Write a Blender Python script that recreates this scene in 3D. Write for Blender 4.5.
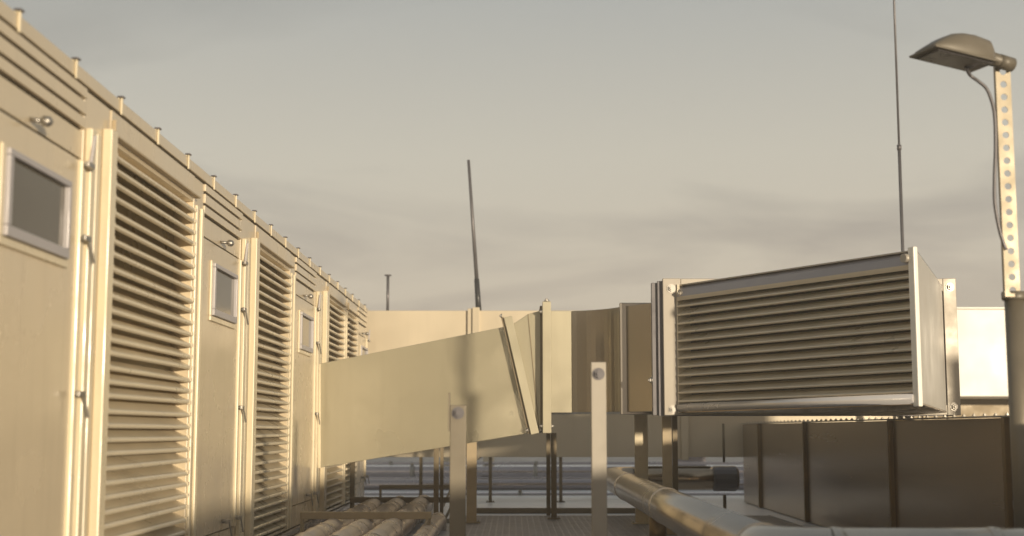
import bpy, math, random
from mathutils import Vector, Matrix
random.seed(4)
R = math.radians
S = bpy.context.scene
for o in list(bpy.data.objects): bpy.data.objects.remove(o)
COL = S.collection

# ------------------------------------------------------------------ camera
F_PX, PITCH, EYE = 1350.0, math.atan(162 / 1350.0), 0.8
cam_d = bpy.data.cameras.new('camera'); cam = bpy.data.objects.new('camera', cam_d); COL.objects.link(cam)
cam.location = (0, 0, EYE); cam.rotation_euler = (math.pi / 2 + PITCH, 0, 0)
cam_d.sensor_width = 36; cam_d.lens = F_PX / 1024 * 36
cam_d.clip_start = 0.05; cam_d.clip_end = 3000
cam_d.dof.use_dof = True; cam_d.dof.focus_distance = 9.0; cam_d.dof.aperture_fstop = 2.0
S.camera = cam

# ------------------------------------------------------------------ sky, sun, exposure
SUN_AZ, SUN_EL = 26.0, 3.0            # sun stands behind the camera, to its right, just above the horizon
sd = bpy.data.lights.new('sun', 'SUN'); sun = bpy.data.objects.new('sun', sd); COL.objects.link(sun)
sd.energy = 4.6; sd.angle = R(1.0); sd.color = (1.0, 0.855, 0.635)
to_sun = Vector((math.sin(R(SUN_AZ)) * math.cos(R(SUN_EL)), -math.cos(R(SUN_AZ)) * math.cos(R(SUN_EL)), math.sin(R(SUN_EL))))
sun.rotation_euler = to_sun.to_track_quat('Z', 'Y').to_euler()
sun.location = to_sun * 50
W = bpy.data.worlds.new('World'); S.world = W; W.use_nodes = True
nt = W.node_tree; nt.nodes.clear(); N = nt.nodes.new; L = nt.links.new
out = N('ShaderNodeOutputWorld')
sky = N('ShaderNodeTexSky'); sky.sky_type = 'NISHITA'; sky.sun_disc = False
sky.sun_elevation = R(SUN_EL); sky.sun_rotation = R(180 - SUN_AZ); sky.air_density = 1.2; sky.dust_density = 3.0
b1 = N('ShaderNodeBackground'); b1.inputs['Strength'].default_value = 0.12; L(sky.outputs[0], b1.inputs['Color'])
tc = N('ShaderNodeTexCoord'); sx = N('ShaderNodeSeparateXYZ'); L(tc.outputs['Generated'], sx.inputs[0])
SKYX, SKYY = 2.42, 0.12
def wmath(op, a, b=None):
    m = N('ShaderNodeMath'); m.operation = op
    for i, v in enumerate((a, b)):
        if v is None: continue
        if isinstance(v, (int, float)): m.inputs[i].default_value = v
        else: L(v, m.inputs[i])
    return m.outputs[0]
zc = wmath('ADD', wmath('MAXIMUM', sx.outputs['Z'], 0.0), 0.22)
cx = wmath('DIVIDE', sx.outputs['X'], zc); cy = wmath('DIVIDE', sx.outputs['Y'], zc)
cmb = N('ShaderNodeCombineXYZ'); L(cx, cmb.inputs[0]); L(cy, cmb.inputs[1])
def wnoise(scale, detail, dist, loc):
    mp = N('ShaderNodeMapping'); mp.inputs['Location'].default_value = loc; mp.inputs['Scale'].default_value = scale
    L(cmb.outputs[0], mp.inputs[0])
    n = N('ShaderNodeTexNoise'); n.inputs['Scale'].default_value = 1.0; n.inputs['Detail'].default_value = detail
    n.inputs['Roughness'].default_value = 0.52; n.inputs['Distortion'].default_value = dist
    L(mp.outputs[0], n.inputs['Vector']); return n.outputs[0]
def ramp(fac, stops):
    r = N('ShaderNodeValToRGB'); e = r.color_ramp.elements
    while len(e) < len(stops): e.new(0.5)
    for i, (p, c) in enumerate(stops): e[i].position = p; e[i].color = (*c, 1)
    L(fac, r.inputs[0]); return r.outputs[0]
def wmix(f, a, b):
    m = N('ShaderNodeMix'); m.data_type = 'RGBA'; L(f, m.inputs[0]); L(a, m.inputs[6]); L(b, m.inputs[7]); return m.outputs[2]
el = ramp(sx.outputs['Z'], [(0.0, (0.68, 0.58, 0.455)), (0.10, (0.65, 0.575, 0.47)), (0.20, (0.60, 0.565, 0.485)), (0.32, (0.43, 0.44, 0.425)), (0.5, (0.31, 0.325, 0.325)), (1.0, (0.22, 0.24, 0.26))])
dk = ramp(sx.outputs['Z'], [(0.0, (0.47, 0.395, 0.335)), (0.10, (0.385, 0.335, 0.305)), (0.20, (0.39, 0.37, 0.335)), (0.32, (0.36, 0.365, 0.35)), (0.5, (0.25, 0.26, 0.26)), (1.0, (0.17, 0.18, 0.19))])
cl = ramp(wnoise((1.3, 1.7, 1), 9, 0.8, (SKYX, SKYY, 0)), [(0.48, (0, 0, 0)), (0.74, (1, 1, 1))])
col = wmix(cl, el, dk)
b2 = N('ShaderNodeBackground'); b2.inputs['Strength'].default_value = 1.0; L(col, b2.inputs['Color'])
ms = N('ShaderNodeMixShader'); ms.inputs[0].default_value = 0.88
L(b1.outputs[0], ms.inputs[1]); L(b2.outputs[0], ms.inputs[2]); L(ms.outputs[0], out.inputs['Surface'])
V = S.view_settings; V.view_transform = 'Standard'; V.look = 'None'; V.exposure = 0.1; V.gamma = 1.0; V.use_curve_mapping = False
S.render.engine = 'CYCLES'; S.render.resolution_x = 1024; S.render.resolution_y = 536
S.cycles.max_bounces = 8

# ------------------------------------------------------------------ materials
def mat(name, base, rough=0.5, metal=0.0, var=0.12, scale=6.0, stretch=(1, 1, 1), bump=0.0, rvar=0.12, streak=0.0, dirt=0.0, wave=0.0):
    m = bpy.data.materials.new(name); m.use_nodes = True
    t = m.node_tree; P = t.nodes['Principled BSDF']; n = t.nodes.new; l = t.links.new
    P.inputs['Metallic'].default_value = metal
    co = n('ShaderNodeTexCoord'); mp = n('ShaderNodeMapping'); mp.inputs['Scale'].default_value = stretch
    l(co.outputs['Object'], mp.inputs[0])
    no = n('ShaderNodeTexNoise'); no.inputs['Scale'].default_value = scale; no.inputs['Detail'].default_value = 6
    l(mp.outputs[0], no.inputs['Vector'])
    cr = n('ShaderNodeValToRGB'); e = cr.color_ramp.elements
    e[0].position = 0.3; e[0].color = (*[c * (1 - var) for c in base], 1)
    e[1].position = 0.7; e[1].color = (*[min(1, c * (1 + var)) for c in base], 1)
    l(no.outputs[0], cr.inputs[0]); colo = cr.outputs[0]
    oi = n('ShaderNodeObjectInfo'); mv = n('ShaderNodeMapRange'); mv.inputs['To Min'].default_value = 0.94; mv.inputs['To Max'].default_value = 1.05
    l(oi.outputs['Random'], mv.inputs[0]); hs = n('ShaderNodeHueSaturation'); l(mv.outputs[0], hs.inputs['Value']); l(colo, hs.inputs['Color']); colo = hs.outputs[0]
    if dirt:                                   # thin runs of grime, stronger in some places
        mp2 = n('ShaderNodeMapping'); mp2.inputs['Scale'].default_value = (14, 14, 0.9); l(co.outputs['Object'], mp2.inputs[0])
        n2 = n('ShaderNodeTexNoise'); n2.inputs['Scale'].default_value = 1.0; n2.inputs['Detail'].default_value = 5
        l(mp2.outputs[0], n2.inputs['Vector'])
        r2 = n('ShaderNodeValToRGB'); r2.color_ramp.elements[0].position = 0.52; r2.color_ramp.elements[1].position = 0.78
        r2.color_ramp.elements[0].color = (0, 0, 0, 1); r2.color_ramp.elements[1].color = (dirt, dirt, dirt, 1)
        l(n2.outputs[0], r2.inputs[0])
        mx = n('ShaderNodeMix'); mx.data_type = 'RGBA'; l(r2.outputs[0], mx.inputs[0]); l(colo, mx.inputs[6])
        mx.inputs[7].default_value = (0.16, 0.12, 0.075, 1); colo = mx.outputs[2]
    l(colo, P.inputs['Base Color'])
    mr = n('ShaderNodeMapRange'); mr.inputs['From Min'].default_value = 0.3; mr.inputs['From Max'].default_value = 0.7
    mr.inputs['To Min'].default_value = max(0.05, rough - rvar); mr.inputs['To Max'].default_value = min(1, rough + rvar)
    l(no.outputs[0], mr.inputs[0]); l(mr.outputs[0], P.inputs['Roughness'])
    h = None
    if bump:
        bp = n('ShaderNodeBump'); bp.inputs['Strength'].default_value = bump; bp.inputs['Distance'].default_value = 0.01
        l(no.outputs[0], bp.inputs['Height']); h = bp.outputs[0]
    if wave:                                   # sheet metal is never flat: slow oil-canning
        n3 = n('ShaderNodeTexNoise'); n3.inputs['Scale'].default_value = 1.3; n3.inputs['Detail'].default_value = 1
        l(co.outputs['Object'], n3.inputs['Vector'])
        b3 = n('ShaderNodeBump'); b3.inputs['Strength'].default_value = 1.0; b3.inputs['Distance'].default_value = wave
        l(n3.outputs[0], b3.inputs['Height'])
        if h: l(h, b3.inputs['Normal'])
        h = b3.outputs[0]
    if h: l(h, P.inputs['Normal'])
    return m
M = {
 'paint':   mat('cream_paint', (0.62, 0.515, 0.36), 0.25, 0.0, 0.04, 2, dirt=0.12, wave=0.003),
 'rib':     mat('cream_rib', (0.71, 0.605, 0.42), 0.30, 0.0, 0.05, 5, dirt=0.08),
 'blade':   mat('louvre_blade', (0.70, 0.60, 0.43), 0.32, 0.0, 0.05, 3),
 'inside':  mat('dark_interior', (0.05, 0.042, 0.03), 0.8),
 'duct':    mat('beige_duct', (0.42, 0.375, 0.265), 0.36, 0.2, 0.05, 2.5, dirt=0.08, wave=0.005),
 'rear':    mat('pale_duct', (0.56, 0.475, 0.345), 0.45, 0.15, 0.05, 2, dirt=0.06, wave=0.008),
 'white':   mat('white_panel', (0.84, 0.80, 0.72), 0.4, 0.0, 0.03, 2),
 'galv':    mat('galvanised_sheet', (0.33, 0.30, 0.26), 0.2, 0.9, 0.05, 2, (1, 1, 0.2), rvar=0.04, wave=0.008),
 'galvd':   mat('dull_galvanised_sheet', (0.40, 0.325, 0.24), 0.25, 0.95, 0.05, 2, (1, 0.3, 3), rvar=0.03, dirt=0.04, wave=0.003),
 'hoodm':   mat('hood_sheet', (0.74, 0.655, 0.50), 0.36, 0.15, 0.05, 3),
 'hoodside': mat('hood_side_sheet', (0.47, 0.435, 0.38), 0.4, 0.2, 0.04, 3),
 'steel':   mat('bare_steel', (0.36, 0.335, 0.30), 0.42, 0.85, 0.10, 10),
 'zinc':    mat('zinc_post', (0.37, 0.33, 0.275), 0.48, 0.2, 0.08, 9, dirt=0.12),
 'strut':   mat('strut_plating', (0.32, 0.265, 0.18), 0.42, 0.2, 0.08, 9),
 'lip':     mat('bright_lip', (0.74, 0.71, 0.70), 0.22, 0.4, 0.03, 3),
 'rail':    mat('grey_rail', (0.33, 0.305, 0.31), 0.4, 0.2, 0.06, 6),
 'dullpost': mat('dull_post', (0.20, 0.17, 0.125), 0.45, 0.3, 0.10, 6, dirt=0.15),
 'brown':   mat('brown_steel', (0.20, 0.155, 0.095), 0.5, 0.3, 0.18, 9, dirt=0.2),
 'clad':    mat('aluminium_cladding', (0.60, 0.55, 0.48), 0.25, 0.92, 0.04, 3, (1, 1, 1), rvar=0.03),
 'pipeg':   mat('dull_cladding', (0.43, 0.39, 0.395), 0.24, 0.9, 0.06, 5, rvar=0.06),
 'lag':     mat('lagged_pipe', (0.56, 0.50, 0.46), 0.34, 0.55, 0.10, 5, bump=0.05, dirt=0.2),
 'bar':     mat('tan_bar', (0.40, 0.31, 0.19), 0.5, 0.1, 0.12, 9, dirt=0.2),
 'glass':   mat('door_glass', (0.10, 0.085, 0.06), 0.12, 0.0, 0.05, 2, rvar=0.02),
 'winfr':   mat('grey_frame', (0.46, 0.43, 0.43), 0.5, 0.2, 0.05, 6),
 'black':   mat('black_plastic', (0.03, 0.03, 0.032), 0.45),
 'dgrey':   mat('dark_grey_metal', (0.14, 0.13, 0.135), 0.42, 0.4),
 'lamp':    mat('lamp_shell', (0.14, 0.12, 0.09), 0.45, 0.1, 0.08, 8),
 'lens':    mat('lamp_lens', (0.05, 0.045, 0.045), 0.25),
 'seam':    mat('brown_seam', (0.21, 0.145, 0.07), 0.45, 0.5, 0.15, 8),
 'floor':   mat('roof_membrane', (0.80, 0.81, 0.84), 0.36, 0.0, 0.12, 1.2, (1, 3, 1), bump=0.05),
 'grate':   mat('grating_steel', (0.55, 0.53, 0.53), 0.45, 0.6, 0.12, 9),
 'concrete': mat('concrete', (0.40, 0.37, 0.33), 0.85, 0, 0.15, 9, bump=0.2),
 'ground':  mat('far_gravel', (0.34, 0.33, 0.33), 0.9, 0, 0.35, 0.9, bump=0.2),
 'green':   mat('green_hose', (0.06, 0.11, 0.07), 0.5),
}

# ------------------------------------------------------------------ mesh helpers
def px_at(px, py, Y):                       # measured point of the photograph at a known distance
    x, y = (px - 512) / F_PX, (268 - py) / F_PX
    d = Vector((x, math.cos(PITCH) - y * math.sin(PITCH), math.sin(PITCH) + y * math.cos(PITCH)))
    p = d * (Y / d.y); return Vector((p.x, Y, p.z + EYE))
ROOT = {}
def props(o, label=None, cat=None, group=None, kind=None):
    for k, v in (('label', label), ('category', cat), ('group', group), ('kind', kind)):
        if v: o[k] = v
    return o
def thing(name, loc, label, cat, group=None):
    o = bpy.data.objects.new(name, None); COL.objects.link(o); o.empty_display_size = 0.1
    o.location = loc; ROOT[o] = Vector(loc); return props(o, label, cat, group)
class MB:
    def __init__(s): s.v = []; s.f = []; s.sm = []
    def add(s, vs, fs, smooth=False):
        b = len(s.v); s.v += [Vector(v) for v in vs]
        for f in fs: s.f.append([i + b for i in f]); s.sm.append(smooth)
        return s
    def box(s, lo, hi):
        x0, y0, z0 = lo; x1, y1, z1 = hi
        return s.add([(x0,y0,z0),(x1,y0,z0),(x1,y1,z0),(x0,y1,z0),(x0,y0,z1),(x1,y0,z1),(x1,y1,z1),(x0,y1,z1)],
                     [(0,3,2,1),(4,5,6,7),(0,1,5,4),(1,2,6,5),(2,3,7,6),(3,0,4,7)])
    def obox(s, c, size, M3):
        hx, hy, hz = [k / 2 for k in size]; c = Vector(c)
        vs = [c + M3 @ Vector(p) for p in ((-hx,-hy,-hz),(hx,-hy,-hz),(hx,hy,-hz),(-hx,hy,-hz),(-hx,-hy,hz),(hx,-hy,hz),(hx,hy,hz),(-hx,hy,hz))]
        return s.add(vs, [(0,3,2,1),(4,5,6,7),(0,1,5,4),(1,2,6,5),(2,3,7,6),(3,0,4,7)])
    def beam(s, a, b, w, h, up=(0, 0, 1)):
        a, b = Vector(a), Vector(b); d = (b - a); ln = d.length; d.normalize()
        x = d.cross(Vector(up)); x = x.normalized() if x.length > 1e-5 else Vector((1, 0, 0)); z = x.cross(d)
        return s.obox((a + b) / 2, (w, ln, h), Matrix((x, d, z)).transposed())
    def prism(s, poly, z0, z1):             # plan polygon (counter clockwise) extruded upwards
        n = len(poly)
        vs = [(x, y, z0) for x, y in poly] + [(x, y, z1) for x, y in poly]
        return s.add(vs, [tuple(range(n))[::-1], tuple(range(n, 2*n))] + [(i, (i+1) % n, (i+1) % n + n, i + n) for i in range(n)])
    def tube(s, path, r, n=20, caps=True, smooth=True):
        path = [Vector(p) for p in path]; k = len(path); rs = r if isinstance(r, (list, tuple)) else [r] * k
        vs = []; prev = None
        for i, p in enumerate(path):
            t = (path[min(i+1, k-1)] - path[max(i-1, 0)]).normalized()
            if prev is None:
                a = Vector((0, 0, 1)) if abs(t.z) < 0.9 else Vector((1, 0, 0)); u = (a - t * a.dot(t)).normalized()
            else: u = (prev - t * prev.dot(t)).normalized()
            prev = u; w = t.cross(u)
            for j in range(n):
                an = 2 * math.pi * j / n; vs.append(p + (u * math.cos(an) + w * math.sin(an)) * rs[i])
        fs = [(i*n + j, i*n + (j+1) % n, (i+1)*n + (j+1) % n, (i+1)*n + j) for i in range(k-1) for j in range(n)]
        s.add(vs, fs, smooth)
        if caps:
            b = len(s.v) - len(vs)
            s.f.append(list(range(b, b+n))[::-1]); s.sm.append(False); s.f.append(list(range(b+(k-1)*n, b+k*n))); s.sm.append(False)
        return s
    def bolt(s, c, d, r=0.016, washer=True):  # washer plus hex head plus rounded stud
        c, d = Vector(c), Vector(d).normalized()
        if washer: s.tube([c, c + d * r * 0.25], r * 1.45, 18, smooth=False)
        s.tube([c + d * r * 0.25, c + d * r * 0.95], r, 6, smooth=False)
        s.tube([c + d * r * 0.9, c + d * r * 1.5], r * 0.5, 10, smooth=False)
        return s
    def build(s, name, m, parent=None, bevel=0.0, loc=None, seg=2):
        top = parent
        while top is not None and top.parent is not None: top = top.parent
        org = ROOT.get(top, Vector((0, 0, 0))) if top is not None else Vector(loc or (0, 0, 0))
        me = bpy.data.meshes.new(name); me.from_pydata([v - org for v in s.v], [], s.f); me.update()
        me.polygons.foreach_set('use_smooth', s.sm)
        mm = M[m] if isinstance(m, str) else m; me.materials.append(mm)
        import bmesh
        bm = bmesh.new(); bm.from_mesh(me); bmesh.ops.recalc_face_normals(bm, faces=bm.faces); bm.to_mesh(me); bm.free()
        o = bpy.data.objects.new(name, me); COL.objects.link(o)
        if parent is not None: o.parent = parent
        elif loc is not None: o.location = loc; ROOT[o] = Vector(loc)
        if bevel:
            b = o.modifiers.new('bevel', 'BEVEL'); b.width = bevel; b.segments = seg; b.limit_method = 'ANGLE'; b.angle_limit = R(40)
        return o
def arc(c, r, a0, a1, n, f): return [f(c, r, R(a0 + (a1 - a0) * i / n)) for i in range(n + 1)]

# ------------------------------------------------------------------ the setting
props(MB().box((-70, -13, -0.34), (70, 130, -0.24)).build('ground', 'ground'), kind='structure')
fl = MB().box((-14, -6, -0.24), (16, 34, 0.0)).build('roof_floor', 'floor'); props(fl, kind='structure')
# open bar grating laid as a walkway
g = MB()
x0, x1, y0, y1 = -0.42, 2.3, 1.0, 12.3
k = 0; y = y0
while y <= y1 + 1e-6: g.box((x0, y - 0.005, 0.006), (x1, y + 0.005, 0.0375)); y += 0.05
x = x0
while x <= x1 + 1e-6: g.box((x - 0.005, y0, 0.008), (x + 0.005, y1, 0.036)); x += 0.05
for a, b in ((x0 - 0.006, x0 - 0.0035), (x1 + 0.0035, x1 + 0.006)): g.box((a, y0, 0.004), (b, y1, 0.045))
props(g.build('walkway', 'grate'), kind='structure')

# ------------------------------------------------------------------ air handling unit
XW = -1.60                                   # face of the unit
ahu = thing('air_handling_unit', (-2.6, 8.0, 0), 'long cream air handling unit with louvres and access doors along the left', 'air handling unit')
Y0, Y1 = 1.0, 14.9
MB().box((-3.6, Y0, 0.14), (-1.78, Y1, 2.05)).build('casing', 'inside', ahu)
b = MB().box((-3.62, Y0, 0.0), (XW - 0.03, Y1, 0.085)).box((XW - 0.029, Y0, 0.0), (XW + 0.012, Y1, 0.018)).box((XW - 0.029, Y0, 0.07), (XW + 0.012, Y1, 0.085))
b.build('base_frame', 'pipeg', ahu, 0.003)
MB().box((-3.64, Y0 - 0.01, 2.085), (XW + 0.004, Y1 + 0.01, 2.136)).build('roof_edge', 'paint', ahu, 0.004)
MB().box((-3.61, Y1 - 0.001, 0.09), (XW - 0.012, Y1 + 0.006, 2.08)).build('end_panel', 'paint', ahu, 0.003)
MB().box((XW - 0.17, Y0, 2.074), (XW - 0.018, Y1, 2.0849)).build('roof_seam', 'inside', ahu)
# modules: ('d' door, 'l' louvre, 'p' post)
mods = [('d', 1.05, 2.05), ('p', 2.05, 2.35), ('l', 2.35, 3.80), ('p', 3.80, 4.03), ('d', 4.03, 5.03), ('p', 5.03, 5.36), ('l', 5.36, 6.80), ('p', 6.80, 7.03),
        ('d', 7.03, 8.02), ('p', 8.02, 8.46), ('l', 8.46, 9.80), ('p', 9.80, 10.06), ('d', 10.06, 11.12), ('p', 11.12, 11.74),
        ('l', 11.74, 12.98), ('p', 12.98, 13.24), ('l', 13.24, 14.08), ('p', 14.08, 14.2), ('d', 14.2, 15.06)]
def make_louvre(ya, yb):
    lp = MB()
    zt, zb, n = 1.93, 0.125, 32
    lp.box((XW - 0.15, ya, zb - 0.03), (XW + 0.004, ya + 0.022, zt + 0.03)).box((XW - 0.15, yb - 0.022, zb - 0.03), (XW + 0.004, yb, zt + 0.03))
    lp.box((XW - 0.15, ya + 0.0225, zt + 0.008), (XW + 0.002, yb - 0.0225, zt + 0.03)).box((XW - 0.15, ya + 0.0225, zb - 0.03), (XW + 0.002, yb - 0.0225, zb - 0.012))
    fr = lp.build('louvre', 'paint', ahu, 0.003)
    bl = MB()
    for i in range(n):
        z = zb + (i + 0.35) * (zt - zb) / n + random.uniform(-0.003, 0.003); t = random.uniform(-0.006, 0.008)
        a, c = ya + 0.024, yb - 0.024
        sag = random.uniform(-0.004, 0.004)
        # blade slopes down and outwards, ending in a rolled lip
        q = [(XW - 0.075, z + 0.046 + t), (XW - 0.002, z + 0.010), (XW + 0.010, z + 0.0075), (XW + 0.0165, z + 0.001), (XW + 0.0165, z - 0.007), (XW + 0.010, z - 0.0125), (XW + 0.002, z - 0.013), (XW - 0.004, z - 0.002), (XW - 0.078, z + 0.041 + t)]
        m = len(q)
        vs = [(u, a, w) for u, w in q] + [(u, c, w + sag) for u, w in q]
        bl.add(vs, [tuple(range(m)), tuple(range(2*m-1, m-1, -1))] + [(j, j + m, (j+1) % m + m, (j+1) % m) for j in range(m)])
    for i in range(n):                      # the clip at each end of each blade
        z = zb + (i + 0.35) * (zt - zb) / n
        for yy in (ya + 0.0235, yb - 0.0345): bl.box((XW + 0.0045, yy - 0.012, z - 0.009), (XW + 0.0195, yy + 0.012, z + 0.009))
    bl.build('blades', 'blade', fr)
    bk = MB().box((XW - 0.105, ya + 0.024, zb), (XW - 0.092, yb - 0.024, zt)).build('backing', 'duct', fr)
    # rain lip over the louvre with a turned up near end
    li = MB().box((XW + 0.003, ya - 0.01, zt + 0.028), (XW + 0.030, yb + 0.008, zt + 0.037)).box((XW + 0.003, ya - 0.01, zt + 0.0375), (XW + 0.02, ya - 0.002, zt + 0.10))
    li.build('rain_lip', 'bar', fr, 0.002)
    MB().box((XW - 0.15, ya, zt + 0.038), (XW, yb, 2.072)).build('header_panel', 'paint', ahu, 0.003)
def make_post(ya, yb):
    w = yb - ya
    p = MB().box((XW - 0.15, ya + 0.002, 0.09), (XW - 0.006, yb - 0.002, 2.0735))
    p.build('post', 'paint', ahu, 0.004)
    if w > 0.2:
        r = MB()
        for f0, f1, dx in (((0.06, 0.24, 0.022), (0.36, 0.50, 0.013), (0.70, 0.94, 0.034)) if w > 0.28 else ((0.1, 0.3, 0.012), (0.6, 0.8, 0.012))):
            r.box((XW - 0.005, ya + w * f0, 0.10), (XW + dx, ya + w * f1, 1.975 if f0 > 0.6 else 1.93))
        r.build('post_rib', 'rib', ahu, 0.005)
def latch(door, y, z, lever=True):
    b = MB().tube([(XW, y, z), (XW + 0.03, y, z)], 0.012, 12).box((XW + 0.028, y - 0.05, z - 0.010), (XW + 0.042, y + 0.022, z + 0.010))
    if lever: b.beam((XW + 0.036, y + 0.012, z), (XW + 0.046, y + 0.045, z - 0.085), 0.009, 0.009, (1, 0, 0))
    b.build('latch', 'steel', door, 0.002)
def make_door(ya, yb):
    d = MB().box((XW - 0.13, ya + 0.006, 0.25), (XW - 0.002, yb - 0.055, 1.795)).build('door', 'paint', ahu, 0.006)
    MB().box((XW - 0.13, yb - 0.05, 0.25), (XW + 0.012, yb - 0.006, 1.795)).build('door_edge', 'rib', d, 0.006)
    MB().box((XW - 0.15, ya + 0.004, 0.09), (XW - 0.012, yb - 0.004, 0.242)).build('sill_panel', 'paint', ahu, 0.003)
    # stepped header above the door
    h = MB()
    for z0, z1, dx in ((1.806, 1.909, -0.010), (1.921, 1.961, 0.002), (1.973, 2.022, 0.004), (2.036, 2.0735, 0.004)):
        h.box((XW - 0.15, ya, z0), (XW + dx, yb, z1))
    hd = h.build('header', 'paint', ahu, 0.003)
    sl = MB()  # dark strips added to deepen the shade in the header grooves
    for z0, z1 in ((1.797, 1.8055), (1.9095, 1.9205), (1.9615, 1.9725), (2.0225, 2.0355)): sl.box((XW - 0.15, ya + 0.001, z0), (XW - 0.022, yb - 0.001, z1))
    sl.build('groove_shade', 'inside', hd)
    # window in a heavy frame
    wa, wb, z0, z1 = ya + 0.20, ya + 0.80, 1.405, 1.685
    wf = MB()
    for q in ((wa, wb, z0, z0 + 0.035), (wa, wb, z1 - 0.022, z1)): wf.box((XW - 0.004, q[0], q[2]), (XW + 0.022, q[1], q[3]))
    for q in ((wa, wa + 0.034), (wb - 0.022, wb)): wf.box((XW - 0.004, q[0], z0 + 0.0355), (XW + 0.022, q[1], z1 - 0.0225))
    wo = wf.build('window', 'winfr', d, 0.003)
    MB().box((XW - 0.003, wa + 0.034, z0 + 0.035), (XW + 0.004, wb - 0.022, z1 - 0.022)).build('pane', 'glass', wo)
    MB().box((XW - 0.0015, wa - 0.035, z0 - 0.03), (XW + 0.010, wb + 0.02, z0 - 0.003)).box((XW - 0.0015, wa - 0.035, z0 - 0.0028), (XW + 0.010, wa - 0.003, z1 + 0.01)).build('window_surround', 'rib', d, 0.003)
    for z in (1.50, 0.93): latch(d, yb - 0.03, z)
    for z in (0.30,): latch(d, yb - 0.03, z); latch(d, yb - 0.35, z)
    latch(d, yb - 0.02, 1.775, False)
    MB().beam((XW + 0.02, yb + 0.01, 1.77), (XW + 0.03, yb + 0.025, 1.90), 0.012, 0.012, (1, 0, 0)).build('door_stay', 'winfr', d, 0.002)
    # round knob on a stub above the window
    y = ya + 0.44
    MB().tube([(XW - 0.012, y, 1.83), (XW + 0.03, y, 1.825)], 0.008, 12).tube([(XW + 0.03, y, 1.825), (XW + 0.036, y, 1.825), (XW + 0.055, y, 1.822), (XW + 0.066, y, 1.82)], [0.012, 0.018, 0.018, 0.008], 16).build('knob', 'steel', d)
for kd, a, c in mods:
    a, c = a * 0.987, c * 0.987
    {'d': make_door, 'l': make_louvre, 'p': make_post}[kd](a, c)
y = 1.365
while y < Y1:
    c = MB().box((XW - 0.006, y - 0.014, 2.1365), (XW + 0.001, y + 0.014, 2.144)).box((XW + 0.0045, y - 0.009, 2.075), (XW + 0.012, y + 0.009, 2.144))
    rc = c.build('roof_clip', 'rib', ahu, 0.002)
    MB().box((XW - 0.008, y - 0.016, 2.1445), (XW + 0.018, y + 0.016, 2.152)).build('clip_cap', 'dgrey', rc, 0.002)
    y += 0.575
MB().box((XW + 0.02, 13.32, 0.0), (XW + 0.065, 13.365, 0.56)).build('corner_strut', 'brown', ahu, 0.003)

# ------------------------------------------------------------------ supply duct: sloping run, joint, elbow
sup = thing('supply_duct', (-0.3, 11.4, 0.9), 'beige sheet metal duct sloping up from the cream unit into an elbow', 'duct')
FL = px_at(318, 364, 11.1); FLb = px_at(318, 468, 11.1)
FR = px_at(508, 326, 10.68); FRb = px_at(530, 433, 10.64)
D = Vector((0, 1.25, 0))
d = MB(); pts = [FLb, FRb, FR, FL]
d.add(pts + [p + D for p in pts], [(0,1,2,3),(7,6,5,4),(0,4,5,1),(1,5,6,2),(2,6,7,3),(3,7,4,0)])
d.build('duct_section', 'duct', sup, 0.004)
MB().beam(FL + Vector((0.012, -0.004, 0)), FLb + Vector((0.012, -0.004, 0)), 0.02, 0.012, (0, 1, 0)).build('wall_flange', 'rib', sup, 0.002)
ZT, ZB = 1.735, 0.935
# slanted joint frame
s0, s1 = px_at(508, 317, 10.62), px_at(535, 434, 10.58)
fr = MB(); off = Vector((0.045, 0, 0.0))
dirv = (s1 - s0).normalized()
fr.beam(s0, s1, 0.065, 0.05, (0, 1, 0))
fr.beam(s0 + Vector((0, 1.35, 0)), s1 + Vector((0, 1.35, 0)), 0.065, 0.05, (0, 1, 0))
fr.beam(s0 + dirv * 0.03 + Vector((0, 0.03, 0)), s0 + dirv * 0.03 + Vector((0, 1.32, 0)), 0.05, 0.05)
fr.beam(s1 - dirv * 0.03 + Vector((0, 0.03, 0)), s1 - dirv * 0.03 + Vector((0, 1.32, 0)), 0.05, 0.05)
f1 = fr.build('slanted_flange', 'duct', sup, 0.004)
MB().beam(s0 + Vector((-0.045, 0.02, 0)), s1 + Vector((-0.045, 0.02, 0)), 0.02, 0.03, (0, 1, 0)).build('gasket_shade', 'brown', f1, 0.002)  # brown strip stands in for the shadow gap left of the frame
MB().bolt(s0 + dirv * -0.01 + Vector((-0.045, -0.0, 0)), (-1, 0, 0), 0.014).bolt(s1 - dirv * 0.03 + Vector((-0.045, 0, 0)), (-1, 0, 0), 0.014).bolt(s1 - dirv * 0.03 + Vector((0.045, 0, 0)), (1, 0, 0), 0.014).build('bolt', 'steel', f1)
# wedge between the two frames
a0, a1 = px_at(513, 324, 10.66), px_at(535, 431, 10.64)
c0, c1 = px_at(543, 310, 10.63), px_at(543, 429, 10.63)
mid0, mid1 = px_at(528, 314, 10.645), px_at(539, 430, 10.635)
w = MB(); fr_ = [a1, mid1, c1, c0, mid0, a0]
w.add(fr_ + [p + D for p in fr_], [(0,1,2,3,4,5),(11,10,9,8,7,6)] + [(i, i+6, (i+1) % 6 + 6, (i+1) % 6) for i in range(6)])
w.build('wedge_section', 'duct', sup, 0.004)
MB().beam(mid0 + Vector((0, -0.003, 0)), mid1 + Vector((0, -0.003, 0)), 0.006, 0.006, (0, 1, 0)).build('seam', 'brown', sup)
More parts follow.
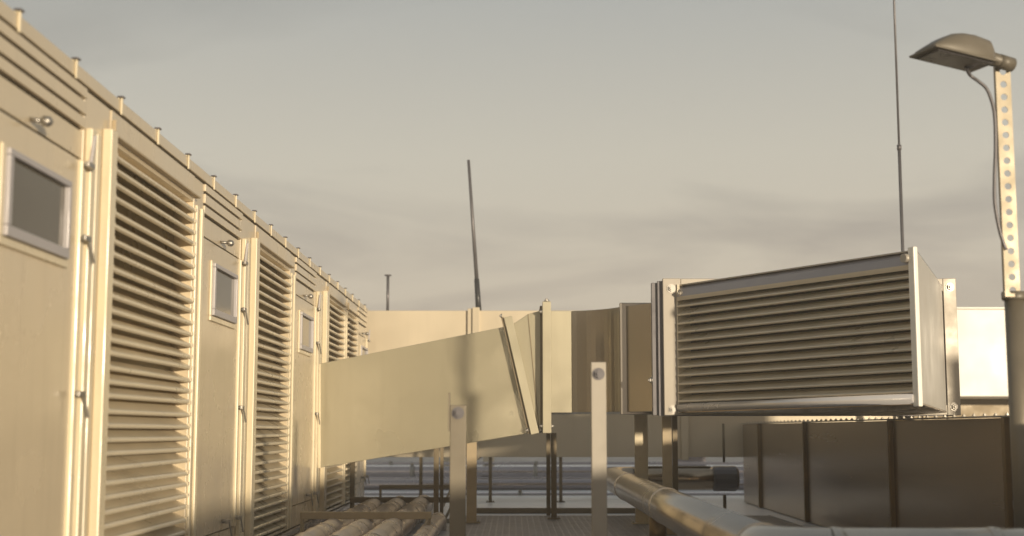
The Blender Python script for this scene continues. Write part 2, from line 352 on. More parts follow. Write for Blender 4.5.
# upright joint frame
XV = px_at(547, 400, 10.56).x
f2 = MB().box((XV - 0.035, 10.52, 0.775), (XV + 0.032, 10.57, 1.80)).box((XV - 0.03, 10.5705, 1.745), (XV + 0.03, 11.85, 1.795)).box((XV - 0.03, 10.5705, 0.78), (XV + 0.03, 11.85, 0.83)).box((XV - 0.035, 11.8505, 0.775), (XV + 0.032, 11.9, 1.80)).build('upright_flange', 'duct', sup, 0.005)
MB().bolt((XV - 0.036, 10.545, 1.72), (-1, 0, 0), 0.014).bolt((XV - 0.036, 10.545, 0.83), (-1, 0, 0), 0.014).bolt((XV + 0.033, 10.545, 0.83), (1, 0, 0), 0.014).bolt((XV, 10.545, 1.802), (0, 0, 1), 0.016).build('bolt', 'steel', f2)
MB().box((XV - 0.052, 10.58, 0.80), (XV - 0.036, 11.84, 1.77)).build('gasket_shade', 'brown', f2)
# collar after the frame, then the bend towards the intake
yf = 10.63
MB().box((XV + 0.033, yf, ZB), (0.468, 11.9, ZT)).build('collar', 'duct', sup, 0.003)
ins = []
for i in range(13):                           # inner wall of the bend, starting with a crease
    a = R(22 + 48 * i / 12); ins.append((0.470 + 0.62 * (math.sin(a) - math.sin(R(22))), yf - 0.001 - 0.62 * (math.cos(R(22)) - math.cos(a))))
outs = [(0.470, 11.9), (1.3, 11.9), (1.9, 11.75), (2.4, 11.4), (2.8, 10.9), (2.95, 10.35)]
poly = ins + [(2.95, ins[-1][1])] + outs[::-1][1:]
MB().prism(poly, ZB + 0.002, ZT - 0.002).build('elbow', 'galv', sup, 0.002)
e = ins[-1]
e2 = (1.055, 9.90)
MB().prism([(e[0] + 0.03, e[1] - 0.03), e2, (3.0, 9.90), (2.97, e[1] - 0.03)], ZB + 0.0, ZT + 0.0).build('straight_section', 'galv', sup, 0.002)
fx = px_at(624, 400, e[1]).x
MB().box((fx - 0.03, e[1] - 0.055, ZB - 0.02), (3.03, e[1] + 0.0, ZT + 0.025)).build('joint_flange', 'galv', sup, 0.004)
MB().box((e2[0] - 0.03, 9.875, ZB - 0.02), (3.05, 9.93, ZT + 0.03)).build('end_flange', 'steel', sup, 0.004)

# ------------------------------------------------------------------ intake hood
hood = thing('intake_hood', (2.1, 9.5, 0.93), 'wedge shaped intake hood with twelve long louvre blades bolted to its frame', 'intake hood')
HA, HB, HC = Vector((1.215, 9.74)), Vector((2.285, 7.56)), Vector((3.12, 9.74))
fx0, fx1, fy = 1.095, 3.225, 9.75
f = MB().box((fx0, fy, 0.905), (fx0 + 0.13, fy + 0.045, 1.895)).box((fx1 - 0.095, fy, 0.905), (fx1, fy + 0.045, 1.895))
f.box((fx0 + 0.1305, fy, 1.80), (fx1 - 0.0955, fy + 0.045, 1.893)).box((fx0 + 0.1305, fy, 0.907), (fx1 - 0.0955, fy + 0.045, 0.98))
hf = f.build('frame', 'zinc', hood, 0.004)
MB().box((fx0 - 0.035, fy + 0.046, 0.90), (fx1 - 0.02, fy + 0.075, 1.88)).box((fx0 - 0.075, fy + 0.0755, 0.905), (fx1 - 0.02, fy + 0.12, 1.87)).build('gasket_frame', 'dgrey', hood, 0.003)
for x, z in ((fx0 + 0.06, 1.82), (fx0 + 0.06, 0.945), (fx1 - 0.045, 1.83), (fx1 - 0.045, 0.965)):
    MB().bolt((x, fy, z), (0, -1, 0), 0.022).build('bolt', 'steel', hf)
MB().bolt((fx0 - 0.076, fy + 0.095, 1.16), (-1, 0, 0), 0.02).build('bolt', 'steel', hf)
u = (HB - HA).normalized(); nrm = Vector((-u.y, u.x))
if nrm.y > 0: nrm = -nrm
LEN = (HB - HA).length
def hz(k, fr): return (0.922 + 0.018 * k) * (1 - fr) + (1.848 - 0.034 * k) * fr      # k along the face, fr from sill to top
def hp(s, dep, fr): q = HA + u * s + nrm * dep; return Vector((q.x, q.y, hz(s / LEN, fr)))
def hv(p, z): return Vector((p.x, p.y, z))
v2 = (HC - HB).normalized()
def slab(fr0, fr1):
    k = [(HA, 0), (HB, 1), (HC, 0)]
    vs = [hv(p, hz(q, fr0)) for p, q in k] + [hv(p, hz(q, fr1)) for p, q in k]
    return MB().add(vs, [(2,1,0), (3,4,5), (0,1,4,3), (1,2,5,4), (2,0,3,5)])
slab(0.988, 1.0).build('cap', 'galv', hood, 0.002)
slab(0.0, 0.012).build('tray', 'galvd', hood, 0.002)
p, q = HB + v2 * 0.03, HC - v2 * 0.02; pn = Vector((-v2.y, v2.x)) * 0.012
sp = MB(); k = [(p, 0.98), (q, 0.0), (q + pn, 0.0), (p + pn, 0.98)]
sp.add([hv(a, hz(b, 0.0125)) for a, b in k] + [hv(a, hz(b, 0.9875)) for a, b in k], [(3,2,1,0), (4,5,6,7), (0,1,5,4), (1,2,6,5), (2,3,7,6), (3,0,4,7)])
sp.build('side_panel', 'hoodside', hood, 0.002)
MB().beam(hp(LEN - 0.012, 0.018, -0.012), hp(LEN - 0.012, 0.018, 1.015), 0.03, 0.05, (u.x, u.y, 0)).build('corner_post', 'white', hood, 0.006)
MB().add([hp(-0.012, 0.02, 0.0), hp(0.0, 0.02, 0.0), hp(0.0, -0.09, 0.0), hp(-0.012, -0.09, 0.0), hp(-0.012, 0.02, 1.0), hp(0.0, 0.02, 1.0), hp(0.0, -0.09, 1.0), hp(-0.012, -0.09, 1.0)],
         [(3,2,1,0), (4,5,6,7), (0,1,5,4), (1,2,6,5), (2,3,7,6), (3,0,4,7)]).build('end_cheek', 'hoodm', hood, 0.001)
tr = MB(); a, c = 0.002, LEN - 0.035
tr.add([hp(a, 0.016, .892), hp(c, 0.016, .892), hp(a, 0.030, .90), hp(c, 0.030, .90), hp(a, 0.012, .955), hp(c, 0.012, .955), hp(a, -0.04, 1.004), hp(c, -0.04, 1.004), hp(a, -0.045, .892), hp(c, -0.045, .892)],
       [(0,1,3,2), (2,3,5,4), (4,5,7,6), (6,7,9,8), (8,9,1,0), (0,2,4,6,8), (1,9,7,5,3)])
tr.build('top_rail', 'rail', hood, 0.002)
MB().beam(hp(0.004, 0.024, .885), hp(LEN - 0.036, 0.024, .885), 0.012, 0.03).build('drip_strip', 'rear', hood, 0.002)
MB().tube([hp(0.01, 0.014, .04), hp(LEN - 0.03, 0.014, .04)], 0.030, 20).build('bottom_lip', 'lip', hood)
d3 = (nrm.x, nrm.y, 0)
MB().bolt(hp(0.045, 0.02, .925), d3, 0.017).build('bolt', 'zinc', hood); MB().tube([hp(LEN - 0.05, 0.0, .945), hp(LEN - 0.05, 0.055, .945)], 0.026, 14).build('bolt', 'zinc', hood)
bd = MB(); nb = 12; f0, f1 = 0.085, 0.892
for i in range(nb):
    fz = f0 + (i + 0.0) * (f1 - f0) / nb; ph = (f1 - f0) / nb
    q = [(-0.055, ph * 0.80), (0.014, 0.16 * ph), (0.026, 0.10 * ph), (0.030, 0.0), (0.026, -0.10 * ph), (0.014, -0.12 * ph), (0.008, 0.0), (-0.060, ph * 0.73)]
    m = len(q); s0_, s1_ = 0.002, LEN - 0.035; jz = random.uniform(-.002, .002); jy = random.uniform(-.002, .002)
    vs = [hp(s0_, a, fz + b_ + jz) for a, b_ in q] + [hp(s1_ + min(0, a) * 1.7, a, fz + b_ + jy) for a, b_ in q]
    bd.add(vs, [tuple(range(m)), tuple(range(2*m-1, m-1, -1))] + [(j, j+m, (j+1) % m + m, (j+1) % m) for j in range(m)])
bd.build('louvre_blades', 'hoodm', hood)
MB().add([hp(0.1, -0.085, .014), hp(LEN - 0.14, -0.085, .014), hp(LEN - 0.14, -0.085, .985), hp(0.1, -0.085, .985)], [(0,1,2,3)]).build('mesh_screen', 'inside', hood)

# ------------------------------------------------------------------ tall pale duct across the back
bk = thing('box_duct', (1.2, 15.8, 0.5), 'tall pale rectangular duct crossing behind the sloping duct', 'duct')
xs = [-3.4, px_at(474, 400, 15.2).x, 1.9, 4.35]
for a, c in zip(xs[:-1], xs[1:]):
    MB().box((a + 0.02, 15.2, 0.50), (c - 0.02, 16.4, 2.14)).build('duct_section', 'rear', bk, 0.004)
for x in xs[1:-1]:
    MB().box((x - 0.0195, 15.12, 0.47), (x + 0.06, 16.43, 2.17)).box((x - 0.075, 15.155, 0.48), (x - 0.0205, 16.43, 2.16)).build('joint_flange', 'rear', bk, 0.004)

cab = thing('glare_cabinet', (5.3, 14.4, 0), 'pale cabinet on legs, coloured white for sun glare, beside the lamp pole', 'cabinet')
MB().box((4.42, 13.9, 1.14), (6.4, 14.9, 2.04)).build('body', 'white', cab, 0.01)  # white colour stands in for the sun's glare on this panel
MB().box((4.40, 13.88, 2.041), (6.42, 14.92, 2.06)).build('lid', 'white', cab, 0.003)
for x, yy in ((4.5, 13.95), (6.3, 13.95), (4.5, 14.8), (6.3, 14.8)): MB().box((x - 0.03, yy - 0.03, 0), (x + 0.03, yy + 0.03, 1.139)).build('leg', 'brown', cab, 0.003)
low = thing('shade_plinth', (5.6, 15.4, 0), 'low box coloured brown for the shade under the pale cabinet', 'plant box')
MB().box((4.45, 15.05, 0), (6.9, 16.2, 1.22)).build('body', 'brown', low, 0.01)  # added box, its brown stands in for the dim shade here
MB().box((4.44, 15.04, 1.2205), (6.91, 16.21, 1.24)).build('lid', 'brown', low, 0.003)
MB().box((4.85, 15.03, 1.07), (4.92, 15.049, 1.17)).build('label_plate', 'white', low, 0.002)

# ------------------------------------------------------------------ wide dark duct at the right
big = thing('trunk_duct', (3.5, 8.0, 0), 'wide low dull galvanised duct running away along the right side', 'duct')
XB, XB2, ZTB = 2.57, 4.4, 0.862
ys = [-2.6, 0.4, 2.7, 4.9, 7.05, 9.2, 11.9, 14.1, 15.17]
for a, c in zip(ys[:-1], ys[1:]):
    MB().box((XB, a + 0.02, 0.008), (XB2, c - 0.02, ZTB)).build('duct_panel', 'galvd', big, 0.004)
for yy in ys[1:-1]:
    MB().box((XB - 0.028, yy - 0.0195, 0.006), (XB2 + 0.02, yy + 0.0195, ZTB + 0.004)).build('seam', 'seam', big, 0.004)
tf = MB().box((XB - 0.03, -2.6, ZTB + 0.005), (XB + 0.05, 15.1, ZTB + 0.013)).build('top_flange', 'zinc', big, 0.002)
bb = MB(); y = 0.6
while y < 15: bb.bolt((XB + 0.005, y, ZTB + 0.0135), (0, 0, 1), 0.010); y += 0.17
bb.build('flange_bolts', 'zinc', tf)['kind'] = 'stuff'
# unseen box and stub added off the duct to shade the pale duct behind
MB().box((XB2 - 0.019, 4.98, 0.12), (5.7, 5.72, 0.80)).build('shade_box_stub', 'galvd', big, 0.004)
MB().box((5.70, 4.5, 0.1), (7.25, 6.3, 1.62)).box((5.8, 4.6, 0.0), (7.15, 6.2, 0.0995)).build('shade_box', 'galvd', big, 0.006)

# ------------------------------------------------------------------ two bolted posts near the camera
def flat_post(px, ptop, wpx, Y, bolt_py, label, m, side=None):
    p = px_at(px, ptop, Y); w = wpx * Y / F_PX
    t = thing('steel_post', (p.x, Y, 0), label, 'post', 'bolted upright posts in the foreground')
    b = MB(); h = w / 2; th = 0.006
    b.box((p.x - h, Y, 0.012), (p.x + h, Y + th, p.z)).box((p.x - h, Y + th + 0.0005, 0.012), (p.x - h + th, Y + 0.045, p.z - 0.004)).box((p.x + h - th, Y + th + 0.0005, 0.012), (p.x + h, Y + 0.045, p.z - 0.004))
    b.build('upright', m, t, 0.003)
    MB().box((p.x - h - 0.03, Y - 0.04, 0.046), (p.x + h + 0.03, Y + 0.09, 0.056)).build('base_plate', m, t, 0.002)
    c = px_at(px, bolt_py, Y)
    MB().bolt((c.x, Y, c.z), (0, -1, 0), 0.019).build('bolt', 'dgrey', t)
    if side: MB().box((p.x - h - 0.008, Y - 0.002, c.z - 0.08), (p.x - h - 0.001, Y + 0.06, p.z + 0.055)).build('side_plate', m, t, 0.001)
flat_post(598.5, 362, 15, 6.0, 374, 'pale flat steel post with a bolt near its top, in front of the elbow', 'zinc')
flat_post(458, 405, 16, 6.0, 413, 'shorter steel post with a bolt head, in front of the sloping duct', 'dullpost', True)

# ------------------------------------------------------------------ strut legs under the ducts
def strut(px, y0p, Y, zt, wpx, label, m='brown', zb=0.0, cat='support leg'):
    x = px_at(px, 500, Y).x; w = wpx * Y / F_PX; h = w / 2
    t = thing('support_leg', (x, Y, zb), label, cat, 'strut legs under the ducts')
    b = MB(); th = 0.005
    b.box((x - h, Y, zb + 0.008), (x + h, Y + th, zt)).box((x - h, Y + th + 0.0004, zb + 0.008), (x - h + th, Y + 0.042, zt)).box((x + h - th, Y + th + 0.0004, zb + 0.008), (x + h, Y + 0.042, zt))
    b.box((x - h + th + .0004, Y + 0.037, zb + 0.008), (x - h + th + 0.009, Y + 0.042, zt)).box((x + h - th - 0.009, Y + 0.037, zb + 0.008), (x + h - th - .0004, Y + 0.042, zt))
    b.build('channel', m, t, 0.001)
    MB().box((x - h - 0.03, Y - 0.03, zb + 0.0), (x + h + 0.03, Y + 0.07, zb + 0.0075)).build('base_plate', m, t)
    MB().bolt((x - h - 0.015, Y + 0.02, zb + 0.0078), (0, 0, 1), 0.008).bolt((x + h + 0.015, Y + 0.02, zb + 0.0078), (0, 0, 1), 0.008).build('anchor_bolt', 'steel', t)
    return t
strut(436, 0, 11.6, 0.66, 5, 'thin brown strut leg with a sunlit top, left of the shorter post')
strut(441.5, 0, 12.25, 0.67, 3.5, 'thinner brown strut leg close behind another, left of the shorter post')
strut(471.5, 0, 11.2, 0.74, 10, 'wide strut leg lit at its top just right of the shorter post', 'bar', 0.046)
strut(554, 0, 11.7, 0.775, 5.5, 'dark brown strut leg under the upright joint frame', 'brown', 0.046)
strut(548.5, 0, 12.3, 0.775, 4, 'thin dark strut leg close behind the leg under the joint frame')
strut(642, 0, 11.1, 0.932, 13, 'broad pale strut leg under the elbow, right of the tall pale post', 'rib', 0.046)
strut(668, 0, 10.0, 0.90, 9, 'tan strut leg under the left corner of the louvred hood', 'bar', 0.046)
strut(676, 0, 10.7, 0.93, 5, 'narrow brown strut leg behind the hood corner leg', 'brown', 0.046)
strut(411, 0, 13.8, 0.50, 3.5, 'thin strut leg furthest left below the tall pale duct', 'brown').location.y += 1.45
strut(488, 0, 13.8, 0.50, 3.5, 'thin strut leg below the pale duct, between the two posts', 'brown').location.y += 1.45
strut(566, 0, 13.8, 0.50, 3.5, 'thin strut leg below the pale duct beside the tall pale post', 'brown').location.y += 1.45

# ------------------------------------------------------------------ clad pipe with elbow at the right
pz, prr, pX = 0.348, 0.107, 0.925
cp = thing('clad_pipe', (pX, 8, 0), 'shiny aluminium clad pipe running towards the camera and bending right', 'pipe')
ye, re_ = 4.86, 0.2
path = [(pX, 12.6, pz), (pX, 10.9, pz), (pX, 8.17, pz), (pX, ye + re_, pz)]
run = MB().tube(path, prr, 32).build('pipe_run', 'clad', cp)
el_ = [(pX + re_ - re_ * math.cos(R(a)), ye + re_ - re_ * math.sin(R(a)), pz) for a in range(0, 91, 10)]
MB().tube(el_, prr + 0.002, 32, False).build('elbow', 'clad', cp)
MB().tube([(pX + re_, ye, pz), (2.2, ye, pz)], prr, 32).build('pipe_end_run', 'clad', cp)
MB().tube([(2.2 + 0.16 * math.sin(R(a)), ye, pz - 0.16 + 0.16 * math.cos(R(a))) for a in range(0, 91, 10)] + [(2.36, ye, 0.0)], prr + 0.001, 32).build('down_leg', 'clad', cp)
for yy in (10.9, 8.17, ye + re_ + 0.02):
    MB().tube([(pX, yy - 0.018, pz), (pX, yy + 0.018, pz)], prr + 0.005, 32).build('band', 'clad', cp)
for x in (pX + re_ + 0.02, 1.7): MB().tube([(x - 0.018, ye, pz), (x + 0.018, ye, pz)], prr + 0.005, 32).build('band', 'clad', cp)
el2 = [(pX + 0.2 - 0.2 * math.cos(R(a)), 12.6 + 0.2 * math.sin(R(a)), pz) for a in range(0, 91, 10)]
MB().tube(el2, prr + 0.002, 32, False).build('elbow', 'galvd', cp)
MB().tube([(pX + 0.2, 12.8, pz), (2.11, 12.8, pz)], prr * 0.98, 28).build('branch_run', 'galvd', cp)
MB().tube([(pX + 0.3, 12.78, pz + 0.105), (1.86, 12.78, pz + 0.105)], 0.012, 8).build('trace_line', 'brown', cp)
MB().tube([(1.86, 12.8, pz), (1.885, 12.8, pz), (1.89, 12.8, pz), (2.09, 12.8, pz), (2.10, 12.8, pz), (2.12, 12.8, pz)], [0.10, 0.108, 0.118, 0.118, 0.112, 0.09], 16, smooth=False).build('valve_jacket', 'dgrey', cp, 0.004)
MB().tube([(1.99, 12.8, 0.0), (1.99, 12.8, pz - 0.15)], 0.016, 8).tube([(1.99, 12.8, pz + 0.15), (1.99, 12.8, 0.86)], 0.012, 8).build('hanger_rod', 'brown', cp)
for yy in (8.7, 5.6): MB().tube([(pX, yy, 0.046), (pX, yy, pz - 0.085)], 0.055, 20).box((pX - 0.09, yy - 0.09, 0.0462), (pX + 0.09, yy + 0.09, 0.058)).build('foot_post', 'seam', cp)
MB().tube([(2.1, 12.2, 0.012), (2.2, 11.4, 0.012), (2.28, 10.4, 0.012), (2.32, 9.2, 0.012), (2.42, 8.0, 0.012)], 0.014, 8).build('garden_hose', 'green', loc=(2.2, 10.4, 0))
props(bpy.data.objects['garden_hose'], 'dark green hose lying on the floor beside the galvanised duct', 'hose')

# ------------------------------------------------------------------ pipes on the floor beyond, and lagged pipes beside the unit
def cross_pipe(py, Y, r, label, joints):
    z = px_at(600, py, Y).z
    t = thing('floor_pipe', (1.0, Y, 0), label, 'pipe', 'pipes crossing the roof behind the ducts')
    MB().tube([(-5.0, Y, z), (7.5, Y, z)], r, 24).build('pipe_run', 'pipeg', t)
    j = None
    for x in joints:
        MB().tube([(x - 0.03, Y, z), (x + 0.03, Y, z)], r * 1.15, 24).box((x - 0.02, Y - 0.02, z + r), (x + 0.02, Y + 0.02, z + r * 1.6)).build('clamp', 'steel', t)
    for x in (-3.2, -0.4, 2.6, 5.4):
        if z - r > 0.03: MB().box((x - 0.06, Y - 0.08, 0), (x + 0.06, Y + 0.08, z - r * 0.98)).build('pipe_block', 'concrete', t, 0.005)
cross_pipe(472, 20.5, 0.085, 'clad pipe crossing the roof, the furthest of the three thick ones', (-2.4, -1.5, 0.35, 1.9))
cross_pipe(485, 18.4, 0.075, 'clad pipe crossing the roof, the middle one of the three thick ones', (-2.2, -0.7, 0.5, 1.8))
cross_pipe(497.5, 16.9, 0.058, 'clad pipe crossing the roof, the nearest of the three thick ones', (-1.9, -0.6, 0.1, 1.3))
cross_pipe(463.5, 22.5, 0.025, 'thin conduit crossing the roof beyond the furthest thick pipe', (-2.0, 0.4, 2.2))
cross_pipe(478.5, 19.4, 0.022, 'thin conduit between the furthest and middle thick pipes', (-1.0, 1.2))
cross_pipe(504, 15.6, 0.018, 'thin conduit lying in front of the nearest thick crossing pipe', (-1.0, 0.3, 1.6))
MB().box((-0.40, 13.2, 0.002), (1.95, 13.26, 0.052)).box((-0.40, 13.2605, 0.002), (1.95, 13.33, 0.008)).build('floor_rail', 'brown', loc=(0.7, 13.2, 0), bevel=0.003)
props(bpy.data.objects['floor_rail'], 'low brown angle rail across the floor behind the grating walkway', 'rail')

def lagged(x, r, yend, label, ynear=2.0):
    z = r + 0.03
    t = thing('lagged_pipe', (x, 8, 0), label, 'pipe', 'lagged pipes beside the cream unit')
    pr = MB(); y = yend; path, rad = [], []
    while y > ynear:
        path += [(x, y, z), (x, y - 0.03, z), (x, y - 0.07, z), (x, y - 0.36, z), (x, y - 0.41, z)]
        rad += [r * 0.86, r * 1.08, r, r * 0.98, r * 0.84]; y -= 0.43
    pr.tube(path, rad, 22).build('pipe_run', 'lag', t)
    MB().tube([(x, yend + 0.0, z), (x, yend + 0.08, z - 0.01), (x, yend + 0.12, z - 0.04), (x, yend + 0.13, z - r), (x, yend + 0.13, 0.0)], r * 0.97, 22).build('elbow', 'lag', t)
    y = yend - 0.05
    while y > ynear:
        MB().tube([(x, y - 0.012, z), (x, y + 0.012, z)], r * 1.085, 22).build('band', 'clad', t); y -= 1.16
    for yy in (11.9, 9.6, 7, 4.5): MB().box((x - 0.05, yy - 0.04, 0), (x + 0.05, yy + 0.04, 0.034)).build('pipe_block', 'concrete', t)
lagged(-1.24, 0.080, 12.5, 'lagged pipe nearest the cream unit with aluminium bands')
lagged(-1.03, 0.082, 12.6, 'lagged pipe second from the cream unit with aluminium bands')
lagged(-0.82, 0.084, 12.7, 'lagged pipe third from the cream unit with aluminium bands')
lagged(-0.585, 0.060, 10.9, 'thin short lagged pipe beside the grating walkway')

def pipe_frame(Y, z, xa, xb, label, m='bar', h=0.05):
    t = thing('pipe_bridge', ((xa + xb) / 2, Y, 0), label, 'pipe support', 'flat bars bridging the lagged pipes')
    MB().box((xa, Y, z - h), (xb, Y + 0.05, z)).build('crossbar', m, t, 0.003)
    for x in (xa + 0.0, xb - 0.03): MB().box((x, Y + 0.008, 0), (x + 0.025, Y + 0.034, z - h - 0.0005)).build('leg', m, t, 0.002)
    MB().beam((xb - 0.012, Y + 0.06, z - h * 0.5), (xb - 0.10, Y - 0.34, 0.0), 0.02, 0.02).build('brace', m, t, 0.002)
pipe_frame(9.5, 0.235, -1.47, -0.56, 'tan flat bar bridging the lagged pipes, nearest of the three')
pipe_frame(12.3, 0.20, -1.46, -0.50, 'dark brown bar bridging the lagged pipes, middle of the three', 'brown')
pipe_frame(14.4, 0.225, -1.40, -0.62, 'thin brown bar bridging the floor, furthest of the three', 'brown', 0.04)
def far_box(px0, px1, py0, Y, label, m):
    a, c = px_at(px0, py0, Y), px_at(px1, py0, Y)
    t = thing('junction_box', ((a.x + c.x) / 2, Y, 0), label, 'box', 'small boxes beyond the crossing pipes')
    MB().box((a.x, Y, 0.06), (c.x, Y + 0.3, a.z)).build('body', m, t, 0.01)
    MB().box((a.x - 0.02, Y - 0.02, a.z + 0.0005), (c.x + 0.02, Y + 0.32, a.z + 0.03)).build('lid', m, t, 0.005)
    MB().box((a.x + 0.02, Y + 0.02, 0), (c.x - 0.02, Y + 0.28, 0.0595)).build('foot', 'concrete', t)
far_box(441, 451, 456, 23.2, 'narrow pale box beyond the crossing pipes, seen left of the wide strut leg', 'rear')
far_box(483, 494, 455, 23.2, 'pale box beyond the crossing pipes, seen right of the wide strut leg', 'rear')
far_box(672, 706, 455, 23.5, 'wide grey box beyond the crossing pipes, under the hood', 'pipeg')

# ------------------------------------------------------------------ lamp on its perforated pole
LX, LY = 2.10, 5.66
lamp = thing('street_lamp', (LX, LY, 0), 'small tan lamp head on a perforated strut pole with a drooping cable', 'lamp')
zc = px_at(1015, 292, LY).z
MB().tube([(LX + 0.035, LY + 0.05, 0.012), (LX + 0.035, LY + 0.05, zc - 0.03)], 0.042, 24).build('lower_pole', 'dullpost', lamp)
MB().tube([(LX + 0.035, LY + 0.05, zc - 0.03), (LX + 0.035, LY + 0.05, zc - 0.022), (LX + 0.035, LY + 0.05, zc + 0.005)], [0.050, 0.053, 0.053], 24).build('collar', 'lamp', lamp)
MB().box((LX - 0.09, LY - 0.08, 0), (LX + 0.16, LY + 0.18, 0.012)).build('base_plate', 'zinc', lamp, 0.002)
# strut: a front web with real round holes
zt = px_at(1005, 68, LY).z; w = 0.064
sb = MB(); z = zc - 0.02; xc = LX + 0.01; pitch = 0.0555; hr = 0.0145; n = 16
while z + pitch < zt + 0.03:
    ring = []; sq = []
    for i in range(n):
        a = 2 * math.pi * (i + 0.5) / n; c_, s_ = math.cos(a), math.sin(a)
        ring.append((xc + hr * c_, z + pitch / 2 + hr * s_))
        k_ = min((w / 2) / abs(c_), (pitch / 2) / abs(s_)); sq.append((xc + c_ * k_, z + pitch / 2 + s_ * k_))
    # outline points in order, with the corners added
    corner = {1: (1, 1), 5: (-1, 1), 9: (-1, -1), 13: (1, -1)}
    for yy in (LY, LY + 0.004):
        vs = [(x_, yy, z_) for x_, z_ in ring] + [(x_, yy, z_) for x_, z_ in sq]
        fs = [(i, (i+1) % n, (i+1) % n + n, i + n) for i in range(n)]
        base = len(vs)
        for i_, (i0, sg) in enumerate(corner.items()):
            vs.append((xc + sg[0] * w / 2, yy, z + pitch / 2 + sg[1] * pitch / 2)); fs.append((i0 + n, (i0+1) % n + n, base + i_))
        sb.add(vs, fs)
    sb.add([(x_, LY, z_) for x_, z_ in ring] + [(x_, LY + 0.004, z_) for x_, z_ in ring], [(i, (i+1) % n, (i+1) % n + n, i + n) for i in range(n)])
    z += pitch
sb.box((xc - w / 2, LY + 0.0045, zc - 0.02), (xc - w / 2 + 0.004, LY + 0.025, z)).box((xc + w / 2 - 0.004, LY + 0.0045, zc - 0.02), (xc + w / 2, LY + 0.025, z))
sb.build('strut_pole', 'strut', lamp)
# head: lofted shell with its lens underneath, tilted up
neck = px_at(1000, 62, LY) + Vector((0, -0.03, 0))
ax = Vector((-0.93, -0.32, 0.12)).normalized(); side = ax.cross(Vector((0, 0, 1))).normalized(); upv = side.cross(ax)
def loft(sec, m, nm, n=14, closed=True, z_off=0.0):
    b = MB(); rows = []
    for t, hw, h, zb in sec:
        rows.append([neck + ax * t + side * (hw * math.copysign(abs(math.cos(R(180 * i / n))) ** 0.6, math.cos(R(180 * i / n)))) + upv * (zb + h * abs(math.sin(R(180 * i / n))) ** 0.7) for i in range(n + 1)])
    vs = [p for r in rows for p in r]; k = n + 1
    fs = [(r*k + i, r*k + i + 1, (r+1)*k + i + 1, (r+1)*k + i) for r in range(len(rows)-1) for i in range(n)]
    fs += [tuple(range(k))[::-1], tuple(range((len(rows)-1)*k, len(rows)*k))]
    fs += [(r*k, (r+1)*k, (r+1)*k + n, r*k + n) for r in range(len(rows)-1)]
    b.add(vs, fs, True); b.sm[-len(rows)-1:] = [False] * (len(rows)+1)
    return b.build(nm, m, lamp, 0.002)
shell = loft([(0.07, 0.03, 0.043, -0.025), (0.085, 0.062, 0.073, -0.04), (0.115, 0.086, 0.099, -0.043), (0.19, 0.092, 0.105, -0.043), (0.245, 0.09, 0.101, -0.043), (0.29, 0.087, 0.088, -0.043), (0.335, 0.082, 0.062, -0.043), (0.37, 0.076, 0.034, -0.043), (0.395, 0.07, 0.012, -0.043)], 'lamp', 'lamp_head')
ln = MB()
ln.obox(neck + ax * 0.245 + upv * -0.047, (0.315, 0.186, 0.010), Matrix((ax, side, upv)).transposed())
ln.build('rim', 'lamp', shell, 0.003)
MB().obox(neck + ax * 0.24 + upv * -0.0555, (0.275, 0.150, 0.008), Matrix((ax, side, upv)).transposed()).build('lens', 'lens', shell, 0.003)
MB().tube([neck + ax * 0.10 + upv * -0.005, neck + ax * 0.0 + upv * -0.008, neck - ax * 0.035 + upv * -0.009], [0.034, 0.027, 0.027], 18).build('neck', 'lamp', lamp)
MB().tube([neck + ax * 0.02 + upv * -0.008, neck - ax * 0.05 + upv * -0.011], 0.031, 18).build('clamp_ring', 'lamp', lamp)
cb = [px_at(966, 67, LY - 0.06)]
for px_, py_ in ((970, 75), (978, 81), (986, 88), (991, 99), (994.5, 115), (995.5, 145), (994.5, 180), (995, 205), (1000, 232), (1006, 250)): cb.append(px_at(px_, py_, LY - 0.02))
def smooth(pts, k=5):
    o_ = []
    for i in range(len(pts) - 1):
        p0, p1, p2, p3 = pts[max(i-1, 0)], pts[i], pts[i+1], pts[min(i+2, len(pts)-1)]
        for j in range(k):
            t = j / k; o_.append(0.5 * ((2*p1) + (p2-p0)*t + (2*p0-5*p1+4*p2-p3)*t*t + (3*p1-p0-3*p2+p3)*t**3))
    return o_ + [pts[-1]]
MB().tube(smooth(cb), 0.0075, 10).build('cable', 'dgrey', lamp)

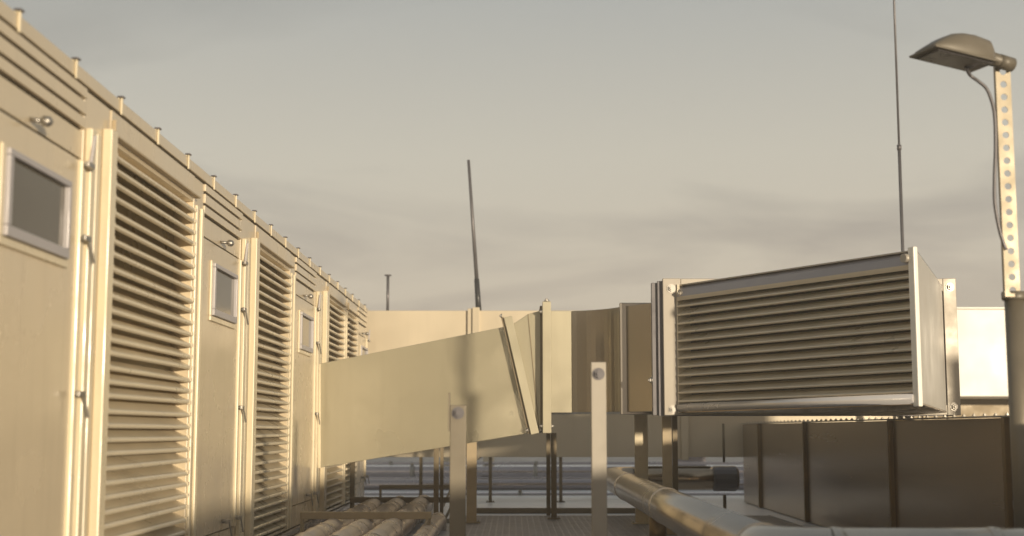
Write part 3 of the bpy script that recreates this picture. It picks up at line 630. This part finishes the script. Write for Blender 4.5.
# ------------------------------------------------------------------ rods and antenna against the sky
Yr = 12.6; xr = px_at(901, 200, Yr).x
rod = thing('lightning_rod', (xr, Yr, 0), 'very tall thin grey rod rising out of the frame above the hood', 'rod')
MB().tube([(xr, Yr, 0.1), (xr, Yr, px_at(899, 147, Yr).z)], 0.016, 10).build('lower_rod', 'dgrey', rod)
MB().tube([(xr, Yr, px_at(899, 147, Yr).z), (xr, Yr, 6.6)], 0.011, 10).build('upper_rod', 'dgrey', rod)
MB().tube([(xr, Yr, px_at(899, 150, Yr).z), (xr, Yr, px_at(899, 145, Yr).z)], 0.022, 10).build('sleeve', 'dgrey', rod)
MB().box((xr - .25, Yr - .25, 0), (xr + .25, Yr + .25, 0.1)).build('foot', 'concrete', rod, 0.01)
at_, ab, am = px_at(468.5, 160, 16.0), px_at(479, 311, 16.0), px_at(476.7, 279, 16.0)
ab.z = 2.14
ant = thing('whip_antenna', ab, 'leaning dark whip antenna with a thicker black base on the pale duct', 'antenna')
MB().tube([am, at_], [0.024, 0.017], 12).build('whip', 'dgrey', ant)
MB().tube([ab, am], [0.036, 0.030], 12).build('base_sleeve', 'black', ant)
pa = px_at(388, 276, 15.9); pb = Vector((pa.x, 15.9, 2.14))
pst = thing('vent_pipe', pb, 'short thin grey pipe with a flat cap on the pale duct, left of the antenna', 'vent pipe')
MB().tube([pb, pa], 0.017, 10).build('pipe', 'dgrey', pst)
MB().tube([pa, pa + Vector((0, 0, 0.015))], 0.04, 12).build('cap', 'dgrey', pst)

# ------------------------------------------------------------------ hazy evening air
HAZE = 0.0065
if HAZE:
    hm = bpy.data.materials.new('hazy_air'); hm.use_nodes = True; t = hm.node_tree; t.nodes.clear()
    o_ = t.nodes.new('ShaderNodeOutputMaterial'); v_ = t.nodes.new('ShaderNodeVolumePrincipled')
    v_.inputs['Color'].default_value = (0.95, 0.92, 0.86, 1); v_.inputs['Density'].default_value = HAZE; v_.inputs['Anisotropy'].default_value = 0.0
    t.links.new(v_.outputs[0], o_.inputs['Volume'])
    props(MB().box((-72, -15, -1.4), (72, 132, 7.5)).build('haze', hm), kind='stuff')
